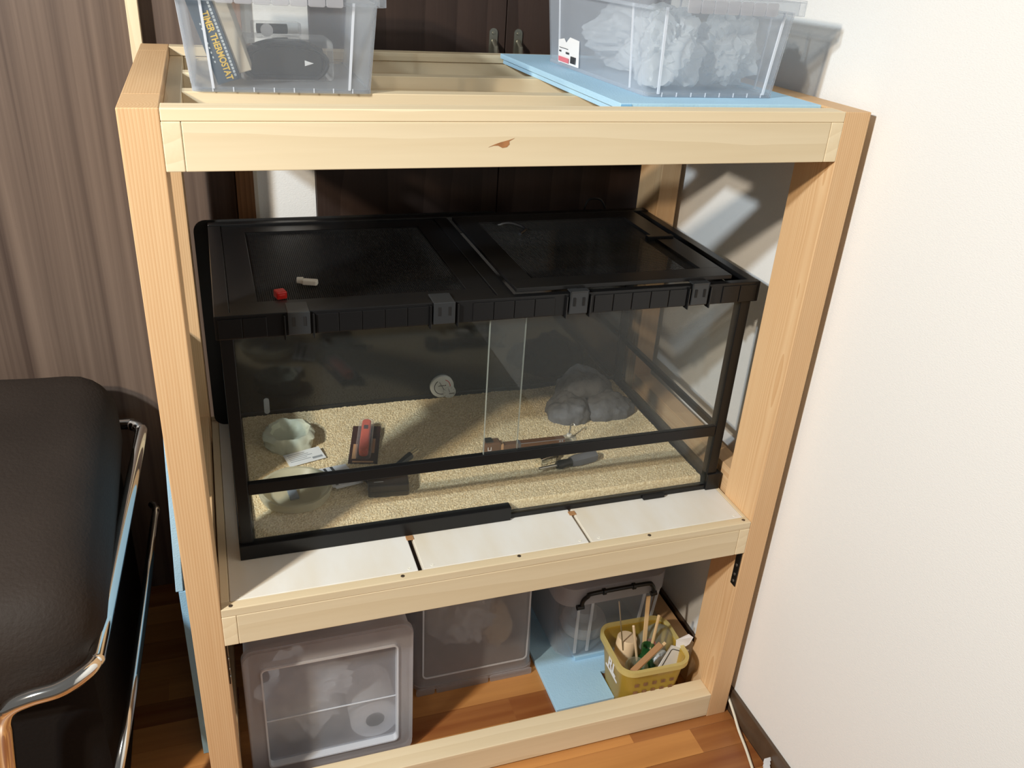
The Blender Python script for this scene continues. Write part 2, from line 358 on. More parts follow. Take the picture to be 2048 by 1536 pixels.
def crumple(name, mat, parent, loc, size, seed, amp=.25, sub=4, rot=(0, 0, 0), freq=2.2, flat=None, fine=.35):
    bm = bmesh.new(); bmesh.ops.create_icosphere(bm, subdivisions=sub, radius=1)
    for v in bm.verts:
        p = v.co.normalized(); o = Vector((seed*3.1, seed*1.7, seed*.9))
        a = noise.noise(p*freq+o); b_ = abs(noise.noise(p*freq*2.3+o))
        q = 1+amp*a-amp*.9*b_+amp*fine*noise.noise(p*freq*5+o)
        c = p*q; v.co = Vector((c.x*size[0], c.y*size[1], c.z*size[2]))
        if flat is not None and v.co.z < flat: v.co.z = flat
    me = bpy.data.meshes.new(name); bm.to_mesh(me); bm.free()
    return link(name, me, mat, parent, loc, rot, smooth=True)
def RZ(a, loc=(0, 0, 0)): return Matrix.Translation(loc) @ Matrix.Rotation(a, 4, 'Z')
def catmull(pts, n=8):
    P = [Vector(p) for p in pts]; P = [P[0]*2-P[1]]+P+[P[-1]*2-P[-2]]; out = []
    for i in range(1, len(P)-2):
        for k in range(n):
            t = k/n; a, b, c, d = P[i-1:i+3]
            out.append(.5*((2*b)+(c-a)*t+(2*a-5*b+4*c-d)*t*t+(3*b-a-3*c+d)*t**3))
    out.append(P[-2]); return out

W, D, H, PW, PD = 1.0286, .613, 1.2466, .045, .095
XW = 1.046; YC = .69
ZS = .5088
ZT = H-.0148      # top of the cross bars

# ------------------------------------------------------------------ setting
fl = struct(B().box(-2.2, XW, -2.4, .80, -.03, -.006).build('floor', 'baseboard'), 'reddish brown strip wood floor')
rows = 0; y = -.62
meshes = {}
while y < .80:
    x = -1.3-random.random()*.5
    while x < XW:
        L = random.choice((.38, .5, .62)); x1 = min(x+L, XW-.008)
        if x1 > -.9 and x1-x > .03:
            key = round(x1-x, 3)
            if key not in meshes:
                b = B().box(-key/2, key/2, -.0298, .0298, -.006, 0); o = b.build('plank', 'floor_wood', fl, ((x+x1)/2, y+.03, 0), bevel=.0006, seg=1); meshes[key] = o.data
            else: o = link('plank', meshes[key], None, fl, ((x+x1)/2, y+.03, 0)); 
        x = x+L
    y += .06
struct(B().box(XW, XW+.08, -2.4, .8, 0, 2.6).build('wall_right', 'wallpaper'), 'white textured wallpaper wall on the right')
struct(B().box(XW-.008, XW, -2.4, YC, 0, .056).build('baseboard_right', 'baseboard', bevel=.001), 'dark brown baseboard along the white wall')
struct(B().box(-2.2, XW, .775, .85, 0, 2.6).box(.1795, .2925, .702, .776, 0, 2.6).build('wall_back', 'wallpaper'), 'white wall strip between the dark doors at the back')
d1 = struct(cbox('door_1', -2.2, .137, .715, .75, 0, 2.5, 'walnut', bevel=.002), 'wide walnut grain door panel at the left')
struct(cbox('trim_1', -.021, -.001, .685, .715, 0, 2.5, 'pine_z', bevel=.001), 'pale vertical wood strip on the walnut panel')
struct(cbox('trim_2', .138, .171, .676, .775, 0, 2.5, 'frame_brown', bevel=.001), 'brown vertical door frame beside the white wall strip')
struct(cbox('trim_3', .1712, .179, .690, .775, 0, 2.5, 'white_plastic', bevel=.0005), 'narrow pale edge beside the brown frame')

cab = thing('built_in_cabinet', 'dark brown two-door cabinet behind the wooden rack', 'cabinet', (.67, YC, 0))
cb = (.67, YC, 0)
cbox('body', .293, XW-.002, YC+.02, .774, .0, 2.4, 'darkdoor', cab, base=cb)
for (a, b_, hx) in ((.2935, .6805, .655), (.6825, XW-.003, .7075)):
    dr = cbox('door', a, b_, YC, YC+.02, .06, 2.38, 'darkdoor', cab, base=cb)
    dc = Vector(((a+b_)/2, YC+.01, 1.22))
    h = B()
    h.prism(rrect(.017, .12, .008, 5), 0, .003, Matrix.Translation((hx, YC, 1.225)) @ Matrix.Rotation(PI/2, 4, 'X'))
    h.tube([(hx, YC-.003, 1.262), (hx+.002, YC-.016, 1.252), (hx+.003, YC-.02, 1.22), (hx+.002, YC-.016, 1.19), (hx, YC-.003, 1.18)], .0045, 8)
    h.lathe([(0, 0), (.0035, 0), (.003, .002), (0, .0025)], 10, Matrix.Translation((hx, YC-.003, 1.276)) @ Matrix.Rotation(PI/2, 4, 'X'))
    hd = h.build('handle', 'latch_metal', dr, -dc, smooth=True, label='tarnished metal pull handle')

# ------------------------------------------------------------------ rack
RB = (W/2, D/2, 0)
rack = thing('wooden_rack', 'large bare pine timber rack holding the black terrarium', 'rack', RB)
def rp(name, *a, mat='pine_x', bevel=.0012, parent=rack, base=RB): return cbox(name, *a, mat, parent, bevel, base)
for x0 in (0, W-PW):
    for y0 in (0, D-PD): rp('post', x0, x0+PW, y0, y0+PD, 0, H, mat='fir_z')
# side beams between the posts
for x0 in (0, W-PW):
    rp('side_beam', x0, x0+PW, PD, D-PD, H-.06, H, mat='fir_y')
    rp('side_beam', x0+.004, x0+PW-.002, PD, D-PD, .47, .562, mat='fir_y')
    rp('side_beam', x0+.004, x0+PW-.002, PD, D-PD, .0, .06, mat='fir_y')
e = .0215
def frame(z0, z1, zt, strips, screws):
    for x0 in (PW, W-PW-e): rp('side_rail', x0, x0+e, 0, D, z0, z1, mat='pine_y')
    for y0, y1, yy in ((.0, .03, 0), (D-.03, D, 1)):
        r = rp('front_rail' if not yy else 'back_rail', PW+e+.0004, W-PW-e-.0004, y0, y1, z0, z1)
        if strips:
            s0, s1 = (0, strips) if not yy else (D-strips, D)
            st = rp('front_strip' if not yy else 'back_strip', PW+.0003, W-PW-.0003, s0, s1, z1+.0002, zt)
            if not yy:
                c = Vector((W/2, (s0+s1)/2, (z1+.0002+zt)/2))
                for sx, sy in screws:
                    B().lathe([(0, .0006), (.0012, .0002), (.003, .0007), (.0034, 0), (0, 0)], 12).build('screw', 'screw_dark', st, Vector((sx, sy, zt))-c, smooth=True)
    return r
frame(1.1741, H-.015, H, .034, [])
for yb in (.21, .385):
    rp('cross_bar', PW+e, W-PW-e, yb, yb+.03, ZT-.055, ZT)
frame(.4364, .4938, ZS, .018, [(.06, .0075), (.328, .0105), (.53, .0125), (.777, .0105), (.972, .0095)])
pl = [(.0593, .3560), (.3652, .6625), (.6685, .9755)]
for a, b_ in pl:
    o = rp('shelf_plank', a, b_, .0184, D-.02, ZS-.0148, ZS, mat='white_paint')
    c = Vector(((a+b_)/2, (.0184+D-.02)/2, ZS-.0074))
    for sx, sy in ((a+.016, .026), (b_-.014, .026)):
        B().lathe([(0, .0004), (.0012, .0001), (.0026, .0006), (.003, 0), (0, 0)], 12).build('screw', 'white_plastic', o, Vector((sx, sy, ZS))-c, smooth=True)
rp('shelf_edge', PW+.0003, .0587, .0184, D-.02, ZS-.0148, ZS, mat='pine_y')
rp('shelf_edge', .976, W-PW-.0003, .0184, D-.02, ZS-.0148, ZS, mat='pine_y')
for yb in (.27, .44): rp('shelf_support', PW+e, W-PW-e, yb, yb+.03, .4364, ZS-.015)
rp('bottom_rail', PW, W-PW, 0, .045, .004, .0647)
rp('bottom_rail', PW, W-PW, D-.045, D, .004, .0647)
# oak dowel blocks where the plank gaps meet the tank
for gx in (.3606, .6655): rp('gap_block', gx-.0065, gx+.0065, .100, .1115, ZS-.0005, ZS+.0012, mat='oak_brown', bevel=.0003)
# corner brackets under the shelf
for xx, sg in ((W-PW, -1), (PW, 1)):
    b = B(); b.box(min(xx, xx+sg*.0025), max(xx, xx+sg*.0025), .0035, .0185, .352, .4362)
    b.box(min(xx, xx+sg*.07), max(xx, xx+sg*.07), .0035, .0185, .4338, .4362)
    k = b.build('corner_bracket', 'dark_steel', rack, -Vector(RB), bevel=.0005, label='dark steel corner bracket')
    for zz in (.362, .378, .40):
        B().lathe([(0, .0012), (.0028, .0008), (.0032, 0), (0, 0)], 10, Matrix.Translation((xx+sg*.0025, .011, zz)) @ Matrix.Rotation(sg*PI/2, 4, 'Y')).build('screw', 'steel', k, smooth=True)
# knot in the top rail
kb = B()
out = [(-.016, -.003), (-.008, .0005), (0, .0032), (.012, .0062), (.019, .0085), (.012, .0045), (.0125, .0005), (.009, -.003), (.003, -.004), (-.003, -.001), (-.009, -.001)]
kb.prism(out, 0, .0002, Matrix.Translation((.452, -.0001, 1.203)) @ Matrix.Rotation(PI/2, 4, 'X'))
kb.build('knot', 'knot', rack, -Vector(RB), label='brown wood knot')

# ------------------------------------------------------------------ terrarium
VX, VY, VZ = .080, .118, ZS
VW, VD, VH = .897, .45, .436
tank = thing('terrarium', 'long black-framed glass terrarium with sand standing on the rack shelf', 'terrarium', (VX, VY, VZ))
def tp(name, *a, mat='black_plastic', bevel=.0012, label=None): return cbox(name, *a, mat, tank, bevel, (0, 0, 0), label)
# bottom frame
tp('base_panel', .004, VW-.004, .004, VD-.004, 0, .006, mat='black_matte')
tp('bottom_frame', .0, .024, 0.001, VD, 0, .034)
tp('bottom_frame', VW-.024, VW, 0.001, VD, 0, .022)
tp('bottom_frame', .0, VW, VD-.018, VD, 0, .034)
tp('front_sill', .0, VW, .0, .014, 0, .010)
tp('sill_cover', .0, .468, -.006, .012, 0.0005, .0285)
tp('sill_cover', .735, .78, -.007, .0, 0.0005, .0085, mat='black_matte')
tp('corner_foot', VW-.026, VW+.004, -.004, .02, 0, .036)
# uprights
for x0, x1, y0, y1 in ((.003, .022, .0, .02), (VW-.026, VW-.006, .0, .02), (.003, .022, VD-.02, VD), (VW-.026, VW-.006, VD-.02, VD)):
    tp('upright', x0, x1, y0, y1, .02, .40)
# middle bars
tp('mid_bar', .0225, VW-.0265, .0, .011, .122, .143)
tp('mid_bar', VW-.022, VW-.012, .02, VD-.02, .128, .139, bevel=.0006)
# glass
def pane(x0, x1, y0, y1, z0, z1, name='glass_pane'):
    return tp(name, x0, x1, y0, y1, z0, z1, mat='glass', bevel=0)
pane(.022, VW-.026, .003, .007, .012, .122)
g1 = pane(.022, .4745, .0075, .0115, .143, .398, 'sliding_glass')
g2 = pane(.4125, VW-.026, .0015, .0055, .143, .398, 'sliding_glass')
for g, xx, yy in ((g1, .4745, .0095), (g2, .4125, .0035)):
    c = Vector(g.location)
    B().box(-.0005, .0005, -.002, .002, -.1275, .1275).build('glass_edge', 'glass_edge', g, (xx-c.x+(.0006 if xx > .45 else -.0006), 0, 0))
pane(VW-.017, VW-.013, .02, VD-.02, .02, .40, 'side_glass')
pane(.007, .011, .02, VD-.02, .02, .40, 'side_glass')
tp('back_panel', .01, VW-.026, VD-.016, VD-.012, .006, .40, mat='black_backing', bevel=0)
# right rear grey backing
# top frame with moulded panels
tp('top_frame', -.002, VW+.004, -.004, .010, .396, VH-.003)
tp('top_frame', -.002, VW+.004, VD-.016, VD+.004, .398, VH-.002)
tp('top_frame', -.002, .02, -.003, VD+.003, .398, VH-.004)
tp('top_frame', VW-.014, VW+.004, -.003, VD+.003, .405, VH-.004)
tp('divider', .425, .452, .010, VD-.016, .412, VH-.004)
m = B(); xx = .001
latch_x = [(.099, .131), (.316, .35), (.541, .573), (.764, .796)]
n = 26
for k in range(n):
    a = .002+(VW-.004)*k/n; b_ = .002+(VW-.004)*(k+1)/n-.0012
    if any(a < l1+.006 and b_ > l0-.006 for l0, l1 in latch_x): continue
    B().box(a, b_, -.0058, -.003, .398, VH-.008).build('moulding_panel', 'black_plastic', tank, bevel=.0006)
for i, (l0, l1) in enumerate(latch_x):
    b = B(); c = (l0+l1)/2
    for q0 in (l0-.006, l1+.0035): B().box(q0, q0+.0025, -.010, .004, .392, VH-.006).build('latch_cheek', 'black_gloss', tank, bevel=.0006)
    b = B()
    if i < 2:
        b.box(l0, l1, -.010, -.0065, .399, VH-.002); b.box(l0, l1, -.010, .03, VH-.004, VH-.0015)
    else:
        b.box(l0, l1, -.009, -.006, .399, VH+.002); b.box(l0, l1, -.009, .02, VH-.0005, VH+.002)
    la = b.build('latch', 'grey_latch', tank, bevel=.001)
    s = B()
    for sx in (c-.010, c+.006): s.box(sx, sx+.004, -.0106 if i < 2 else -.0096, -.0094 if i < 2 else -.0084, .413, .427)
    s.build('slot', 'black_matte', la)
# lids: frame and wire mesh
def lid(x0, x1, y0, y1, z, t, fwid, name):
    lo = B(); lo.box(x0, x1, y0, y0+fwid, z, z+t); lo.box(x0, x1, y1-fwid, y1, z, z+t)
    lo.box(x0, x0+fwid, y0+fwid, y1-fwid, z, z+t); lo.box(x1-fwid, x1, y0+fwid, y1-fwid, z, z+t)
    L = lo.build(name, 'black_plastic', tank, bevel=.0008)
    g = B(); p = .0032; wd = .00035; zz = z+t*.4
    x = x0+fwid+p
    while x < x1-fwid: g.box(x-wd, x+wd, y0+fwid, y1-fwid, zz-.0003, zz+.0003); x += p
    yv = y0+fwid+p
    while yv < y1-fwid: g.box(x0+fwid, x1-fwid, yv-wd, yv+wd, zz-.0006, zz-.0001); yv += p
    gm = g.build('wire_mesh', 'black_plastic', L); gm['kind'] = 'stuff'
    return L
lid(.021, .424, .011, VD-.017, .424, .006, .04, 'lid')
lid(.453, VW-.05, .006, VD-.05, .437, .007, .04, 'lid')
tp('lid_hinge', .79, .845, .215, .228, .436, .448)
tp('side_mesh_shelf', VW-.05, VW-.014, .02, VD-.02, .40, .405, mat='black_plastic')
# rear cable clip
tank_c = B().tube(catmull([(.46+.06, .36, .43), (.50+.05, .34, .446), (.53+.04, .30, .447), (.55, .27, .446)], 6), .003, 6).build('lid_cable', 'cable_black', tank, smooth=True)
# black board outside the left glass
B().prism(rrect(.60, .436, .022, 6), 0, .004, Matrix.Translation((.352, .5765, ZS+.2185)) @ Matrix.Rotation(PI/2, 4, 'X')).build('black_board', 'black_matte')
tag(bpy.data.objects['black_board'], 'plain black board with a rounded corner standing behind the left half of the terrarium', 'board')

# sand
nx, ny = 420, 200
sx0, sx1, sy0, sy1 = VX+.0225, VX+VW-.028, VY+.0125, VY+VD-.0165
vs = []; fs = []
def sand_z(x, y):
    return ZS+.026+.0035*noise.noise((x*6, y*6, 1))+.0016*noise.noise((x*22, y*22, 4))
for j in range(ny+1):
    for i in range(nx+1):
        x = sx0+(sx1-sx0)*i/nx; y = sy0+(sy1-sy0)*j/ny
        z = sand_z(x, y)+.0015*noise.noise((x*330, y*330, 2))+random.uniform(-.0006, .0006)
        if i in (0, nx) or j in (0, ny): z = ZS+.0065
        elif i in (1, nx-1) or j in (1, ny-1): z -= .004
        vs.append((x, y, z))
for j in range(ny):
    for i in range(nx):
        a = j*(nx+1)+i; fs.append((a, a+1, a+nx+2, a+nx+1))
me = bpy.data.meshes.new('sand'); me.from_pydata(vs, [], fs); me.update()
sd = link('sand', me, 'sand', None, smooth=False); tag(sd, 'coarse pale sand covering the terrarium floor', 'sand', kind='stuff')
SZ = ZS+.0275

# --- things in the terrarium
def wobble(amp, seed, fr=5): return lambda a, i: 1+amp*noise.noise((math.cos(a)*fr*.5+seed, math.sin(a)*fr*.5, i*.35+seed))+amp*.5*noise.noise((math.cos(a)*fr*1.6, math.sin(a)*fr*1.6+seed, i*.6))
B().lathe([(0, 0), (.048, 0), (.05, .006), (.047, .014), (.048, .022), (.045, .029), (.042, .031), (.037, .029), (.033, .019), (.02, .013), (0, .012)], 56, None, wobble(.16, 3, 4)).build('water_dish', 'dish_rock', loc=(.190, .43, SZ-.003), smooth=True)
tag(bpy.data.objects['water_dish'], 'pale rock-textured water dish at the back left of the sand', 'dish')
B().lathe([(0, 0), (.05, 0), (.06, .006), (.0645, .02), (.0635, .0235), (.058, .0235), (.052, .014), (.044, .006), (0, .0055)], 56, None, wobble(.03, 8, 3)).build('feeding_dish', 'dish_pp', loc=(.183, .2405, SZ-.003), smooth=True)
tag(bpy.data.objects['feeding_dish'], 'wide smooth cream dish at the front left of the sand', 'dish')
tag(B().box(-.008, .008, -.013, .013, 0, .005).build('plastic_chip', 'print_grey', loc=(.178, .236, SZ+.004), rot=(.15, 0, .15), bevel=.001), 'small grey chip lying inside the cream dish', 'chip')
# instruction card
c1 = thing('instruction_card', 'pale printed card leaning beside the rock-textured dish', 'card', (.212, .361, SZ+.003), (.12, 0, .27))
B().box(-.036, .036, -.019, .019, 0, .0008).build('sheet', 'card_white', c1)
b = B()
for k in range(5): b.box(-.03, .004+.006*(k % 3), .012-.005*k, .0135-.005*k, .0008, .001)
b.box(.012, .032, -.013, -.007, .0008, .001)
b.build('print', 'print_grey', c1)
# folded leaflet
c2 = thing('folded_leaflet', 'white folded leaflet with dark bars lying at centre left of the sand', 'leaflet', (.266, .278, SZ+.005), (.06, .08, 1.8))
B().box(-.039, .039, -.027, .027, 0, .0007).build('sheet', 'paper', c2)
B().box(-.043, .036, -.028, .025, -.0025, -.0018).build('sheet', 'paper', c2, rot=(0, .04, .06))
b = B(); b.box(-.03, .038, .000, .0055, .0007, .0009); b.box(-.033, .036, .014, .019, .0007, .0009); b.build('print', 'print_dark', c2)
# blister pack
pk = thing('blister_pack', 'dark blister pack holding a red orange tool on the sand', 'package', (.331, .381, SZ+.002), (.05, 0, -.24))
B().box(-.028, .028, -.066, .066, 0, .0012).build('backing_card', 'blister_card', pk, bevel=.0005)
b = B(); b.prism(rrect(.018, .112, .008, 5), .0012, .018); b.build('tool_body', 'red_orange', pk, (0, .012, 0), bevel=.003, seg=3, label='red orange plastic tool')
B().box(-.004, .004, .03, .042, .018, .0195).build('tool_button', 'blister_card', pk)
b = B(); b.prism(rrect(.03, .12, .01, 5), .0012, .021); b.build('blister', 'clear_film', pk, (0, .006, 0), bevel=.003)
b = B(); b.box(-.022, -.014, -.05, .0, .0012, .0014); b.box(.015, .02, -.03, .02, .0012, .0014); b.box(-.02, .02, -.062, -.057, .0012, .0014)
b.build('print', 'tan_pack', pk)
# adapter
ad = thing('power_adapter', 'dark brown power adapter block with black lead on the sand', 'adapter', (.346, .224, SZ-.001), (.06, 0, -.12))
b = B().prism(rrect(.073, .05, .005, 4), 0, .026); b.build('housing', 'adapter', ad, bevel=.002)
B().box(-.037, .037, -.0255, -.0249, .012, .0128).build('seam', 'print_dark', ad)
B().box(-.026, -.009, -.0125, -.0112, .026, .0262).build('print', 'print_grey', ad)
B().tube(catmull([(-.036, .01, .01), (-.046, .02, .012), (-.045, .035, .006), (-.01, .05, .004), (.02, .06, .006), (.045, .075, .012)], 8), .0022, 6).build('lead', 'cable_black', ad, smooth=True)
b = B(); b.tube([(.02, .06, .006), (.05, .085, .012)], .006, 8, rr=[.005, .0075]); b.build('plug', 'cable_black', ad, smooth=True)
b = B(); b.box(0, .016, -.003, -.0018, 0, .005); b.box(0, .016, .0035, .0047, 0, .005)
b.build('prong', 'steel', ad, (.052, .087, .011), (0, -.2, .6))
# rock hide
def rock(name, parent, loc, size, seed, sub=5):
    bm = bmesh.new(); bmesh.ops.create_icosphere(bm, subdivisions=sub, radius=1)
    for v in bm.verts:
        p = v.co.normalized(); o = Vector((seed, seed*2, seed*3))
        q = 1+.22*noise.noise(p*1.6+o)+.1*noise.noise(p*4+o)+.03*noise.noise(p*12+o)
        v.co = Vector((p.x*q*size[0], p.y*q*size[1], max(p.z, -.2)*q*size[2]))
    me = bpy.data.meshes.new(name); bm.to_mesh(me); bm.free()
    return link(name, me, 'rock_grey', parent, loc, smooth=True)
rk = thing('rock_hide', 'grey lumpy rock hide at the back right of the sand', 'rock', (.83, .435, SZ-.004))
rock('boulder', rk, (.0, .02, .005), (.075, .055, .078), 4)
rock('boulder', rk, (-.05, -.02, .0), (.05, .045, .052), 9)
rock('boulder', rk, (.035, -.028, .0), (.065, .04, .05), 15)
# thermometer
tm = thing('thermometer', 'round white thermometer dial with a smaller dial on the black back panel', 'thermometer', (.530, VY+VD-.0165, ZS+.054), (PI/2, 0, 0))
B().lathe([(0, 0), (.0265, 0), (.0265, .006), (.025, .0075), (0, .0075)], 40).build('dial', 'thermo_white', tm, smooth=True)
def arc(r, a0, a1, wd, z):
    b = B(); k = 20
    for i in range(k):
        a, c = a0+(a1-a0)*i/k, a0+(a1-a0)*(i+1)/k
        b.add([((r+s)*math.cos(t), (r+s)*math.sin(t), z) for t in (a, c) for s in (0, wd)]+[((r+s)*math.cos(t), (r+s)*math.sin(t), z+.0003) for t in (a, c) for s in (0, wd)], [(0, 1, 3, 2), (4, 6, 7, 5), (0, 4, 5, 1), (2, 3, 7, 6), (0, 2, 6, 4), (1, 5, 7, 3)])
    return b
arc(.017, 2.2, 5.0, .0015, .0075).build('scale', 'black_ink', tm); arc(.017, .0, 1.2, .0015, .0075).build('scale', 'red_ink', tm)
B().box(-.0005, .0005, -.012, .014, .0076, .0082).build('needle', 'black_ink', tm, rot=(0, 0, .5))
b = B()
for k in range(6): b.box(-.009+.003*k, -.0068+.003*k, .002, .0035+.0008*(k % 2), .0075, .0078)
b.build('print', 'black_ink', tm)
B().lathe([(0, 0), (.0145, 0), (.0145, .008), (.0135, .0092), (0, .0092)], 32).build('small_dial', 'thermo_white', tm, (.0165, -.0145, 0), smooth=True)
b = B(); b.box(-.0004, .0004, 0, .009, .0092, .0097); b.build('needle', 'black_ink', tm, (.0165, -.0145, 0), (0, 0, .3))
for k in range(10):
    a = 2*PI*k/10; B().box(.0105, .0122, -.0003, .0003, .0092, .0095).build('tick', 'black_ink', tm, (.0165, -.0145, 0), (0, 0, a))
b = B()
for k in range(5): b.box(.0155+.0026*k, .0174+.0026*k, -.0185, -.0165+.0006*(k % 2), .0092, .0095)
b.build('print', 'black_ink', tm)
tag(B().prism(rrect(.011, .036, .0052, 6), 0, .002).build('white_tab', 'print_pale', loc=(.157, VY+VD-.0165, ZS+.046), rot=(PI/2, 0, 0)), 'white rounded tab stuck on the back panel above the rock-textured dish', 'tab')
# brown packaging strip tool
tl = thing('packaged_tool', 'long brown and grey boxed tool lying behind the middle bar', 'package', (.64, .301, SZ), (0, 0, -.02))
b = B(); b.box(-.087, -.055, -.011, .011, 0, .026); b.build('head', 'brown_pack', tl, bevel=.003)
B().box(-.086, -.07, -.008, .010, .026, .0285).build('cap', 'dark_steel', tl, bevel=.001)
B().box(-.055, -.048, -.0085, .0085, .002, .02).build('band', 'tan_pack', tl, bevel=.001)
B().box(-.048, .083, -.007, .007, .001, .0165).build('shaft', 'brown_pack', tl, bevel=.001)
B().box(-.018, -.012, -.0073, .0073, .0008, .017).build('band', 'grey_rubber', tl)
b = B(); b.box(-.082, -.0808, -.0113, -.0109, .01, .018); b.box(-.076, -.0748, -.0113, -.0109, .01, .018); b.box(-.082, -.0748, -.0113, -.0109, .01, .0112); b.build('print', 'paper', tl)
b = B()
for k in range(2):
    for j in range(2): b.box(.07+.005*k, .073+.005*k, -.0073, -.0069, .004+.006*j, .0075+.006*j)
b.build('print', 'print_grey', tl)
B().box(-.012, .083, -.0073, -.0069, .0155, .0163).build('print_line', 'print_grey', tl)
# suction hook
sc = thing('suction_hook', 'small clear suction cup with a metal hook beside the grey rock', 'hook', (.742, .318, SZ))
B().lathe([(0, .006), (.006, .006), (.012, .0025), (.016, 0), (.0155, -.0008), (.010, .001), (0, .003)], 24).build('cup', 'clear_film', sc, smooth=True)
B().lathe([(0, .006), (.005, .006), (.005, .010), (0, .0105)], 16).build('stud', 'white_plastic', sc, smooth=True)
B().tube(catmull([(0, 0, .009), (.003, .004, .02), (.005, .006, .028), (.010, .008, .03), (.013, .004, .026)], 6), .0016, 8).build('hook_wire', 'steel', sc, smooth=True)
# bracket
bk = thing('metal_clip', 'bent shiny metal clip lying behind the screwdriver tip', 'clip', (.662, .243, SZ), (0, 0, .3))
b = B(); b.box(-.016, .02, -.008, -.006, 0, .014); b.box(-.016, .02, -.006, .008, 0.012, .014); b.box(-.016, -.014, -.008, .01, -.001, .014); b.build('clip_body', 'chrome', bk, bevel=.0005)
B().box(.012, .03, -.004, .008, .002, .012).build('clip_jaw', 'dark_steel', bk, bevel=.001)
# screwdriver
sv = thing('screwdriver', 'grey and black handled screwdriver stuck into the front sand', 'screwdriver', (.70, .2195, SZ+.008), (0, 0, .19))
AX = Matrix.Rotation(PI/2, 4, 'Y')
B().lathe([(0, -.068), (.0028, -.066), (.003, -.02), (0, -.02)], 12, AX).build('blade', 'steel', sv, (0, 0, -.001), (0, .06, 0), smooth=True)
B().lathe([(0, -.026), (.007, -.026), (.0095, -.018), (.0085, -.008), (.0075, 0), (.0095, .008), (.0, .008)], 16, AX).build('collar', 'black_plastic', sv, smooth=True)
B().lathe([(0, .006), (.0098, .006), (.012, .02), (.0118, .056), (.0105, .064), (0, .067)], 18, AX, lambda a, i: 1+.06*math.cos(6*a)).build('grip', 'grey_rubber', sv, smooth=True)

# things lying on the lid
b = B(); b.box(-.008, .008, -.009, .009, 0, .012); b.box(-.006, .006, -.0094, .0094, .003, .009)
tag(b.build('red_connector', 'red', loc=(.176, .187, VZ+.4275), rot=(0, 0, .25), bevel=.002), 'small red connector block on the terrarium lid', 'connector')
wc = thing('white_connector', 'small white plastic connector lying on the terrarium lid', 'connector', (.226, .235, VZ+.428), (0, 0, -.35))
B().prism(rrect(.024, .012, .003, 4), 0, .008).build('shell', 'white_plastic', wc, bevel=.0015)
B().lathe([(0, -.02), (.005, -.019), (.0055, -.01), (0, -.01)], 12, Matrix.Translation((-.002, .002, .005)) @ AX).build('nose', 'white_plastic', wc, smooth=True)
tag(B().tube(catmull([(.845, .60, .90), (.852, .60, .935), (.86, .602, .953), (.875, .605, .957), (.893, .605, .952), (.905, .60, .93), (.909, .59, .90), (.93, .585, .88)], 8), .0022, 8).build('power_lead', 'cable_black', smooth=True), 'black cable looping up behind the terrarium', 'cable')

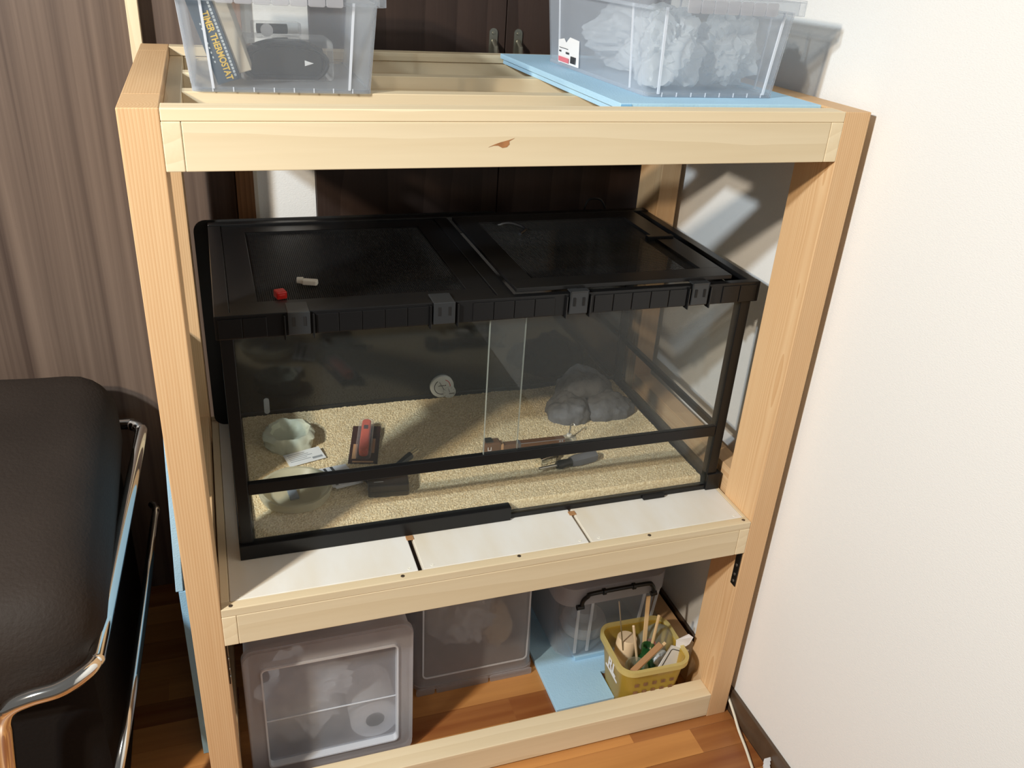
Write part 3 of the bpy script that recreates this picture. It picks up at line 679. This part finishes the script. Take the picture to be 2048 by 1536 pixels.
# ------------------------------------------------------------------ clear boxes on top
def clear_box(name, label, loc, rotz, w_, d_, h_, sticker=False, ribs=(.115, .87), inner='pp_clear'):
    t = thing(name, label, 'storage box', loc, (0, 0, rotz))
    wt, dt = w_*1.085, d_*1.05
    shell(w_, d_, wt, dt, h_, .012, .002).build('body', inner, t, (w_/2, d_/2, 0), smooth=True)
    # foot skirt
    ringband(w_+.001, d_+.001, w_-.006, d_-.006, -.0008, .005, .012).build('foot_rim', 'pp_clear', t, (w_/2, d_/2, 0))
    for k in range(1, 9):
        B().box(w_*k/9-.0007, w_*k/9+.0007, -.0012, .0, 0, .006).build('foot_tick', 'pp_rib', t)
    for f in ribs:
        x0 = w_*f; x1 = w_/2+(x0-w_/2)*1.085
        b = B(); y1 = -(dt-d_)/2
        b.add([(x0-.0017, -.0025, .004), (x0+.0017, -.0025, .004), (x1+.0017, y1-.0025, h_), (x1-.0017, y1-.0025, h_), (x0-.0017, .0, .004), (x0+.0017, .0, .004), (x1+.0017, y1, h_), (x1-.0017, y1, h_)], [(0, 1, 2, 3), (7, 6, 5, 4), (0, 4, 5, 1), (1, 5, 6, 2), (2, 6, 7, 3), (3, 7, 4, 0)])
        b.build('rib', 'pp_rib', t)
    for f in (.14, .86):
        yv = d_*f
        for xs in (0, w_):
            x1 = xs-(wt-w_)/2 if xs == 0 else xs+(wt-w_)/2
            b = B(); sg = -1 if xs == 0 else 1
            b.add([(xs, yv-.0015, .004), (xs, yv+.0015, .004), (xs+sg*.002, yv+.0015, .004), (xs+sg*.002, yv-.0015, .004), (x1, yv-.0015, h_), (x1, yv+.0015, h_), (x1+sg*.002, yv+.0015, h_), (x1+sg*.002, yv-.0015, h_)], [(0, 1, 2, 3), (7, 6, 5, 4), (0, 4, 5, 1), (1, 5, 6, 2), (2, 6, 7, 3), (3, 7, 4, 0)])
            b.build('rib', 'pp_rib', t)
    L = ringband(wt+.022, dt+.022, wt+.004, dt+.004, h_-.004, h_+.014, .016).build('lid', 'pp_clear', t, (w_/2, d_/2, 0), smooth=True)
    B().prism(rrect(wt+.022, dt+.022, .016), h_+.014, h_+.017).build('lid_top', 'pp_clear', L)
    # scalloped front grip of the lid
    g = B(); k = 7
    for i in range(k):
        a = w_*.16+w_*.68*i/k; g.prism(rrect(w_*.68/k*.95, .018, .003, 3), -.0025, 0, Matrix.Translation((a+w_*.34/k, -(dt-d_)/2-.0125, h_+.003)) @ Matrix.Rotation(PI/2, 4, 'X'))
    g.build('lid_grip', 'pp_frost', L, (-w_/2, -d_/2, 0), bevel=.001)
    if sticker:
        s = B().add([(-.0028, .245, .006), (-.0028, .335, .006), (-.0052, .335, .042), (-.0052, .31, .046), (-.0052, .30, .040), (-.0052, .285, .05), (-.0052, .245, .048)], [tuple(range(7))])
        me_ = s.build('sticker', 'paper', t, (-.0005, 0, 0)); md = me_.modifiers.new('s', 'SOLIDIFY'); md.thickness = .0004
        B().add([(-.0046, .285, .008), (-.0046, .33, .008), (-.0052, .33, .016), (-.0052, .285, .016)], [(0, 1, 2, 3)]).build('sticker_print', 'pink_print', me_)
        bb = B()
        for k in range(7): bb.box(-.0056, -.0048, .255+.0032*k, .2567+.0032*k, .01, .021)
        bb.box(-.0056, -.0050, .285, .298, .0225, .0255); bb.box(-.0056, -.0050, .32, .328, .0235, .026); bb.box(-.0058, -.0052, .29, .328, .030, .0308)
        bb.build('barcode', 'print_dark', me_)
    return t
clear_box('clear_storage_box', 'clear plastic storage box with a thermostat carton on the left of the rack top', (.08, .208, ZT+.001), -.02, .242, .30, .118)
clear_box('clear_storage_box', 'clear plastic storage box full of white bags standing on blue foam', (.700, .088, ZT+.0195), .012, .217, .39, .120, sticker=True, ribs=(.08, .9))
# blue foam boards
tag(B().box(-.1425, .1425, -.27, .27, 0, .009).build('foam_board', 'foam_blue', loc=(.784, .307, ZT+.0004), bevel=.0006), 'lower of the two thin blue foam boards on the rack top', 'foam board', 'foam boards on the rack top')
fb = thing('foam_board', 'upper blue foam board carrying the box of white bags', 'foam board', (.80, .306, ZT+.0097), group='foam boards on the rack top')
B().box(-.165, .165, -.27, .27, 0, .0088).build('sheet', 'foam_blue', fb, bevel=.0006)
B().box(-.1645, -.148, -.2705, -.2695, -.0085, .0075).build('tape', 'foam_tape', fb, label='darker blue tape')
# contents of left box
tb = thing('thermostat_carton', 'dark navy carton printed TIMER THERMOSTAT leaning in the clear box', 'carton', (.130, .236, ZT+.0095), (0, math.radians(-17), -.06))
B().box(-.016, .016, 0, .14, 0, .165).build('carton', 'box_navy', tb, bevel=.0008)
tt = text_mesh('title', 'TIMER THERMOSTAT', .0125, 'print_yellow', tb, (.002, -.0004, .0475), (PI/2, PI/2, 0), bold=.0003)
tw = max(v.co.x for v in tt.data.vertices)-min(v.co.x for v in tt.data.vertices)
for v in tt.data.vertices: v.co.x *= .090/tw
b = B()
for k in range(24): b.box(.0095, .0125, -.0005, .0001, .005+.0045*k, .0084+.0045*k)
b.build('small_print', 'print_pale', tb)
b = B()
for k in range(9): b.box(-.0095, -.0078, -.0005, .0001, .028+.0062*k, .0305+.0062*k)
b.build('small_print', 'print_pale', tb)
B().box(.0162, .034, .004, .13, 0.006, .15).build('flap', 'cardboard', tb, bevel=.001)
cbn = thing('bagged_cable', 'black coiled cable in a clear bag inside the left clear box', 'cable', (.215, .33, ZT+.0035))
b = B()
for k in range(7):
    rr_ = .048-.003*(k % 3); zz = .02+.003*(k % 2)
    pts = [(rr_*1.25*math.cos(a)+.002*math.sin(3*a+k), -.018+.006*k, zz+max(-.018, (rr_*.62)*math.sin(a)+.0)) for a in [2*PI*i/28 for i in range(28)]]
    b.tube(pts, .0035, 8, closed=True)
b.build('coil', 'cable_black', cbn, smooth=True)
b = B(); b.prism(rrect(.11, .04, .008, 4), .002, .046); b.build('plug_block', 'black_gloss', cbn, bevel=.006)
B().prism(rrect(.134, .085, .008, 4), 0, .058).build('bag', 'clear_film', cbn, bevel=.006)
B().add([(.024, -.0435, .022), (.037, -.0435, .026), (.024, -.0435, .03)], [(0, 1, 2)]).build('bag_tag', 'paper', cbn)
pk2 = thing('small_packet', 'small clear packet lying on top of the bagged cable', 'packet', (.205, .34, ZT+.0625), (0, 0, .1))
B().prism(rrect(.07, .03, .004, 4), 0, .018).build('wrap', 'clear_film', pk2, bevel=.003)
B().lathe([(0, -.025), (.007, -.024), (.007, .02), (0, .021)], 14, Matrix.Translation((-.004, 0, .008)) @ AX).build('tube_insert', 'dark_steel', pk2, smooth=True)
B().lathe([(0, 0), (.009, 0), (.009, .004), (0, .005)], 16, Matrix.Translation((-.016, -.012, .007)) @ Matrix.Rotation(PI/2, 4, 'X')).build('label_disc', 'paper', pk2, smooth=True)
# bags in right box
for i, (lc, sz, sd_, fq) in enumerate((((.763, .172, .055), (.054, .066, .058), 3, 1.9), ((.862, .165, .057), (.05, .06, .058), 11, 2.2), ((.81, .345, .055), (.085, .10, .058), 23, 2.0))):
    o = crumple('plastic_bag', 'bag_film', None, (lc[0], lc[1], ZT+.021+lc[2]), sz, sd_, amp=.42, sub=5, freq=fq, flat=-.05, fine=.08)
    tag(o, ('crumpled white plastic bag at the front left inside the right clear box', 'crumpled white plastic bag at the front right inside the right clear box', 'crumpled white plastic bag at the rear inside the right clear box')[i], 'plastic bag', 'bags in the right clear box')

# ------------------------------------------------------------------ lower boxes
A = thing('frosted_drawer_case', 'large frosted plastic case with a recessed front window under the shelf left', 'storage box', (.215, .09, 0))
def P3(b, T=None): return b
XF = Matrix.Rotation(PI/2, 4, 'X')   # (x,y,z)->(x,-z,y)
def front(b_, *a): return b_
aw, ah = .30, .322
shell(aw-.02, ah-.02, aw-.004, ah-.004, .37, .02, .002).build('body', 'pp_frost', A, (0, .378, ah/2), (PI/2, 0, 0), smooth=True)
ringband(aw, ah, aw-.058, ah-.075, 0, .012, .022).build('front_frame', 'pp_frost', A, (0, .012, ah/2), (PI/2, 0, 0), smooth=True)
ringband(aw+.004, ah+.003, aw-.006, ah-.006, -.012, -.002, .024).build('front_lip', 'pp_frost', A, (0, .004, ah/2+.0015), (PI/2, 0, 0), smooth=True)
ringband(aw-.056, ah-.073, aw-.062, ah-.079, -.002, .016, .01).build('window_edge', 'pp_rib', A, (0, .012, ah/2), (PI/2, 0, 0), smooth=True)
B().prism(rrect(aw-.062, ah-.079, .008), 0, .002).build('window', 'pp_window', A, (0, .012, ah/2), (PI/2, 0, 0))
B().box(-.119, .119, 0, .002, -.001, .001).build('window_crease', 'pp_rib', A, (0, .0085, .145))
tr_ = thing('paper_roll', 'white paper roll with a dark core inside the frosted case', 'roll', (.295, .125, .085), (PI/2, 0, 0))
b = B().lathe([(.018, -.08), (.045, -.08), (.047, -.078), (.047, .018), (.045, .02), (.018, .02)], 32); b.f = b.f[:-2]; b.build('paper', 'roll_white', tr_, smooth=True)
B().lathe([(0, 0), (.0175, 0), (.0175, .012), (0, .012)], 24).build('core', 'print_dark', tr_, smooth=True)
tag(crumple('cloth_bundle', 'cloth_white', None, (.165, .20, .095), (.075, .08, .085), 31, amp=.4, sub=4), 'pale crumpled bundle inside the frosted case', 'bundle')
tag(crumple('film_bag', 'bag_film', None, (.19, .135, .19), (.07, .03, .055), 37, amp=.5, sub=4), 'shiny clear bag on top of the bundle in the frosted case', 'plastic bag')

Bx = thing('frosted_bin', 'grey frosted plastic bin with a notched bottom flange beside the large frosted case', 'storage box', (.532, .212, 0), (0, 0, .0))
bw, bd, bh = .264, .32, .30
shell(bw, bd, bw-.02, bd-.02, bh-.02, .022, .002, floor=True, z0=.018).build('body', 'pp_frost2', Bx, (0, bd/2+.004, 0), smooth=True)
ringband(bw+.004, bd+.004, bw-.02, bd-.02, .012, .022, .022).build('flange', 'pp_frost2', Bx, (0, bd/2+.004, 0), smooth=True)
for x0, x1 in ((-.13, -.09), (-.086, .03), (.034, .13)):
    B().prism(rrect(x1-x0, .018, .004, 3), 0, .0035, Matrix.Translation(((x0+x1)/2, .004, .009)) @ XF).build('flange_tab', 'pp_frost2', Bx, bevel=.0008)
ringband(bw-.03, .2, bw-.036, .194, -.001, .001, .012).build('panel_edge', 'pp_rib', Bx, (0, .007, .145), (PI/2-.035, 0, 0))
tag(crumple('stored_bag', 'cloth_white', None, (.53, .36, .10), (.09, .10, .075), 41, amp=.35, sub=4), 'pale blurred bag inside the grey frosted bin', 'plastic bag')
tag(crumple('stored_bundle', 'wood_roll', None, (.60, .31, .075), (.045, .05, .05), 43, amp=.3, sub=3), 'beige bundle inside the grey frosted bin at the right', 'bundle')

# foam sheet on floor
tag(B().prism([(.676, .093), (.8095, .093), (.8095, .169), (.97, .169), (.97, .46), (.68, .46)], 0, .010).build('foam_mat', 'foam_blue', loc=(0, 0, .0004), bevel=.0008), 'bright blue foam sheet on the floor under the lidded bin', 'foam sheet')
tag(B().prism([(.765, .212), (.965, .212), (.97, .44), (.765, .44)], 0, .010).build('foam_mat', 'foam_blue', loc=(0, 0, .0108), bevel=.0008), 'second blue foam layer just beneath the lidded bin', 'foam sheet')
Cx = thing('lidded_bin', 'frosted lidded bin with a black carrying handle behind the yellow basket', 'storage box', (.838, .216, .0215))
cw, cd, ch = .225, .23, .195
shell(cw, cd, cw+.022, cd+.016, ch, .035, .002).build('body', 'pp_clear', Cx, (0, cd/2, 0), smooth=True)
Lc = ringband(cw+.036, cd+.036, cw+.02, cd+.02, ch-.03, ch+.012, .04).build('lid', 'pp_frost', Cx, (0, cd/2, 0), smooth=True)
B().prism(rrect(cw+.036, cd+.036, .04), ch+.012, ch+.016).build('lid_top', 'pp_frost', Lc)
for xs in (-.075, -.045, .07, .1):
    B().add([(xs-.003, -.003, .012), (xs+.003, -.003, .012), (xs*1.09+.003, -.011, ch-.03), (xs*1.09-.003, -.011, ch-.03), (xs-.003, 0, .012), (xs+.003, 0, .012), (xs*1.09+.003, -.008, ch-.03), (xs*1.09-.003, -.008, ch-.03)], [(0, 1, 2, 3), (7, 6, 5, 4), (0, 4, 5, 1), (1, 5, 6, 2), (2, 6, 7, 3), (3, 7, 4, 0)]).build('rib', 'pp_rib', Cx)
hl = B(); hy = -.024
hp = [(-.083, hy, ch-.028), (-.081, hy, ch-.012), (-.072, hy-.002, ch+.0), (-.058, hy-.002, ch+.006), (.062, hy-.002, ch+.006), (.078, hy-.002, ch+.001), (.086, hy, ch-.012), (.088, hy, ch-.026)]
hl.tube(catmull(hp, 5), .0048, 10)
for kx in (-.035, .035): hl.lathe([(0, -.003), (.0075, -.003), (.0075, .003), (0, .003)], 14, Matrix.Translation((kx, hy-.002, ch+.006)) @ AX)
hl.tube([(-.094, hy, ch-.028), (-.078, hy, ch-.028)], .006, 10); hl.tube([(.082, hy, ch-.028), (.095, hy, ch-.026)], .006, 10)
hl.build('handle', 'black_plastic', Cx, smooth=True, label='black plastic carrying handle')
tag(B().lathe([(0, 0), (.05, 0), (.055, .015), (.05, .03), (.03, .034), (.028, .05), (.024, .055), (0, .056)], 28).build('white_cup', 'cloth_white', loc=(.82, .30, .0245), smooth=True), 'pale round cup inside the lidded bin', 'cup')

# basket
bx = thing('yellow_basket', 'translucent yellow plastic basket of odds and ends on the floor', 'basket', (.870, .108, .0012), (0, 0, -.03))
shell(.118, .118, .148, .136, .128, .028, .0022, n=8).build('body', 'yellow_pp', bx, smooth=True)
ringband(.162, .150, .147, .135, .122, .134, .034, 8).build('rim', 'yellow_rim', bx, smooth=True)
b = B()
for r_ in range(2):
    for k in range(5): b.box(-.045+.02*k, -.036+.02*k, -.0012, .0012, .062+.022*r_, .070+.022*r_)
b.build('vent_hole', 'frame_brown', bx, (0, -.0595, 0), (.07, 0, 0))
text_mesh('print', 'RL', .036, 'paper', bx, (-.0712, -.005, .088), (PI/2-.0, 0, -PI/2), bold=.001)
B().box(-.0010, .0004, -.028, .03, .062, .0665).build('print_line', 'paper', bx, (-.0665, 0, 0))
def stick(name, label, p0, p1, r, mat, cat='stick', flat=False, group=None):
    p0, p1 = Vector(p0), Vector(p1); d = p1-p0
    b = B()
    if flat: b.box(-r, r, -r*.3, r*.3, 0, d.length)
    else: b.lathe([(0, 0), (r, 0), (r, d.length), (r*.4, d.length+.001), (0, d.length+.001)], 10)
    o = b.build(name, mat, None, p0, d.to_track_quat('Z', 'Y').to_euler(), bevel=.0004 if flat else 0)
    return tag(o, label, cat, group)
def at(u, v, y):  # point on the photograph's sight line at depth y
    d = fw+rt*((u-1024)/1705.64)-up*((v-768)/1705.64); t = (y+1.0667)/d.y
    return Vector((.0956, -1.0667, 1.4322))+d*t
gb = thing('green_bottle', 'small green glass bottle in the middle of the yellow basket', 'bottle', (.878, .104, .006))
b = B().lathe([(.0, 0), (.022, 0), (.024, .004), (.024, .07), (.020, .084), (.013, .096), (.0125, .118), (.014, .119), (.014, .124), (.0105, .124), (.0105, .097), (.018, .082), (.0215, .07), (.0215, .006), (0, .005)], 24); b.build('glass', 'green_glass', gb, smooth=True)
stick('flat_stick', 'tall flat tan stick standing in the green bottle', (.877, .104, .012), at(1297, 1192, .135), .0045, 'stick', 'stick', True)
stick('wooden_skewer', 'thin pale wooden stick leaning right out of the green bottle', (.880, .104, .012), at(1318, 1231, .114), .0032, 'stick')
stick('bent_skewer', 'short pale stick at the left of the green bottle mouth', (.876, .106, .012), at(1267, 1252, .112), .0028, 'wood_roll')
stick('dropper_needle', 'thin steel needle rising at the left of the yellow basket', at(1246, 1300, .125), at(1238, 1203, .135), .0014, 'steel', 'needle')
jr = thing('glass_jar', 'clear threaded glass jar at the front left of the yellow basket', 'jar', (.842, .084, .006), (.06, 0, 0))
B().lathe([(0, 0), (.024, 0), (.026, .004), (.026, .075), (.0235, .085), (.0245, .088), (.0235, .091), (.0245, .094), (.0235, .097), (.0245, .1), (.0235, .103), (.0215, .103), (.0215, .085), (.0235, .074), (.0235, .006), (0, .005)], 28).build('glass', 'jar_glass', jr, smooth=True)
B().lathe([(0, .006), (.022, .006), (.022, .03), (0, .032)], 20).build('contents', 'pink_print', jr, smooth=True)
wd = thing('wooden_splint', 'pair of flat brown wooden splints lying across the glass jar', 'stick', at(1268, 1340, .058))
dv = at(1322, 1288, .073)-at(1268, 1340, .058)
B().box(-.0065, .0065, -.0012, .0012, -.01, dv.length).build('splint', 'oak_brown', wd, rot=dv.to_track_quat('Z', 'Y').to_euler())
B().box(-.003, .003, -.0012, .0012, -.004, dv.length*1.04).build('splint', 'stick', wd, (.008, 0, -.001), dv.to_track_quat('Z', 'Y').to_euler())
rl = B().lathe([(0, 0), (.021, 0), (.0215, .002), (.0215, .098), (.020, .1), (0, .1)], 24)
tag(rl.build('wooden_roll', 'wood_roll', loc=(.838, .137, .028), rot=(-.05, .1, 0), smooth=True), 'beige cylinder standing at the back left of the yellow basket', 'cylinder')
cp = B().lathe([(.036, 0), (.038, .002), (.036, .03), (.028, .05), (.015, .06), (0, .062), (0, .0605), (.014, .0585), (.0265, .049), (.0345, .03), (.0345, 0)], 32)
dm = thing('clear_dome', 'clear plastic dome cup at the back right of the yellow basket', 'cup', (.905, .135, .088), (.15, .45, 0))
cp.build('dome', 'jar_glass', dm, smooth=True)
B().lathe([(0, 0), (.012, 0), (.013, .016), (0, .018)], 16).build('red_insert', 'red_ink', dm, (-.012, -.006, .004), smooth=True)
tag(crumple('tissue', 'paper', None, (.908, .10, .085), (.02, .022, .022), 51, amp=.4, sub=3), 'crumpled white tissue in the yellow basket', 'tissue')
cd_ = thing('plastic_envelope', 'white card with a black outline slipped inside the front of the yellow basket', 'card', (.908, .072, .068), (math.radians(-8), math.radians(28), -.03))
B().box(-.026, .026, -.0008, .0008, -.06, .072).build('sheet', 'card_white', cd_)
ringband(.040, .125, .037, .122, 0, .0006, .006).build('outline', 'black_ink', cd_, (0, -.001, .003), (PI/2, 0, 0))
pp = B(); pp.add([(0, 0, 0), (.032, .002, .014), (.037, .0, .034), (.027, .004, .042), (.0, .006, .03)], [(0, 1, 2, 3, 4)])
o = pp.build('paper_scrap', 'paper', loc=(.932, .080, .120)); md = o.modifiers.new('s', 'SOLIDIFY'); md.thickness = .0006
tag(o, 'folded white paper scrap poking out over the right rim of the yellow basket', 'paper')

# ------------------------------------------------------------------ white power cord on floor
pc = thing('mains_cable', 'white mains cable trailing from behind the right rack post', 'cord', (1.03, -.05, .003))
pts = [(1.036, .04, .045), (1.0355, .012, .036), (1.0345, -.02, .018), (1.028, -.055, .006), (1.018, -.10, .0032), (1.003, -.15, .003), (.985, -.21, .003)]
B().tube(catmull([Vector(p)-Vector((1.03, -.05, .003)) for p in pts], 8), .0029, 8).build('cable', 'cord_white', pc, smooth=True)
b = B(); n_ = 8
for i in range(n_):
    a0, a1 = i/n_, (i+1)/n_
    f = lambda t: (.0-.02*t, -.128-.035*t+.03, .028*(1-t)**1.5+.001)
    p0, p1 = f(a0), f(a1)
    b.add([(p0[0]-.007, p0[1], p0[2]), (p0[0]+.007, p0[1], p0[2]), (p1[0]+.009, p1[1], p1[2]), (p1[0]-.009, p1[1], p1[2])], [(0, 1, 2, 3)])
o = b.build('cord_tag', 'paper', pc); md = o.modifiers.new('s', 'SOLIDIFY'); md.thickness = .0005

# ------------------------------------------------------------------ blue boards left of the rack
def slab(xb, xt, z0, z1, mat, label):
    b = B(); t = .012
    b.add([(xb, .185, z0), (xb+t, .185, z0), (xb+t, .53, z0), (xb, .53, z0), (xt, .185, z1), (xt+t, .185, z1), (xt+t, .53, z1), (xt, .53, z1)], [(3, 2, 1, 0), (4, 5, 6, 7), (0, 1, 5, 4), (1, 2, 6, 5), (2, 3, 7, 6), (3, 0, 4, 7)])
    tag(b.build('foam_slab', mat, bevel=.0008), label, 'foam slab')
slab(-.026, -.0275, .0004, .405, 'foam_blue_shaded', 'lower blue foam slab standing on the floor against the left side of the rack')
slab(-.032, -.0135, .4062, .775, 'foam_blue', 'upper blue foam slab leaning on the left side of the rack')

# ------------------------------------------------------------------ chair
chx, chy = -.46, .33
ch_ = thing('lounge_chair', 'dark brown upholstered chair with chrome tube frame in the left foreground', 'chair', (chx, chy, 0))
def cushion(x0, x1, y0, y1, z0, z1, r, tilt):
    bm = bmesh.new(); bmesh.ops.create_cube(bm, size=1)
    bmesh.ops.subdivide_edges(bm, edges=bm.edges, cuts=22, use_grid_fill=True)
    hx, hy, hz = (x1-x0)/2, (y1-y0)/2, (z1-z0)/2
    for v in bm.verts:
        p = Vector((v.co.x*2*hx, v.co.y*2*hy, v.co.z*2*hz))
        q = Vector((max(-hx+r, min(hx-r, p.x)), max(-hy+r, min(hy-r, p.y)), max(-hz+r*.9, min(hz-r*.9, p.z))))
        d = p-q
        if d.length > 1e-6: p = q+d.normalized()*min(r, d.length)
        if v.co.z > 0: p.z += .03*(1-(p.x/hx)**2)*(1-(p.y/hy)**2)+.004*noise.noise((p.x*9, p.y*9, 2))
        p.z += tilt*(p.y/hy)
        v.co = p
    me = bpy.data.meshes.new('seat_cushion'); bm.to_mesh(me); bm.free(); return me
link('seat_cushion', cushion(-.82, -.128, .012, .668, .395, .59, .085, .05), 'leather', ch_, (-.474-chx, .34-chy, .485), smooth=True)
link('seat_base', cushion(-.80, -.150, .06, .67, .02, .41, .03, .0), 'black_fabric', ch_, (-.475-chx, .365-chy, .21), smooth=True)
fr_ = [(-.312, .0, .013), (-.298, -.002, .15), (-.284, -.004, .27), (-.274, -.006, .35), (-.267, -.010, .385), (-.252, -.013, .408), (-.225, -.014, .419), (-.19, -.013, .424), (-.163, -.002, .43), (-.143, .02, .433), (-.137, .06, .436), (-.117, .35, .452), (-.099, .62, .470), (-.1, .65, .472), (-.115, .672, .474), (-.16, .68, .475), (-.5, .68, .475)]
off = Vector((chx, chy, 0))
B().tube(catmull([Vector(p)-off for p in fr_], 8), .0128, 14).build('frame_tube', 'chrome', ch_, smooth=True)
lo_ = [at(222, 1640, .0), at(238, 1536, .03), at(262, 1400, .12), at(290, 1200, .32), at(308, 1050, .55), at(312, 1018, .60), at(304, 1008, .62)]
B().tube(catmull([Vector(p)-off for p in lo_], 8), .0085, 12).build('runner', 'chrome', ch_, smooth=True)
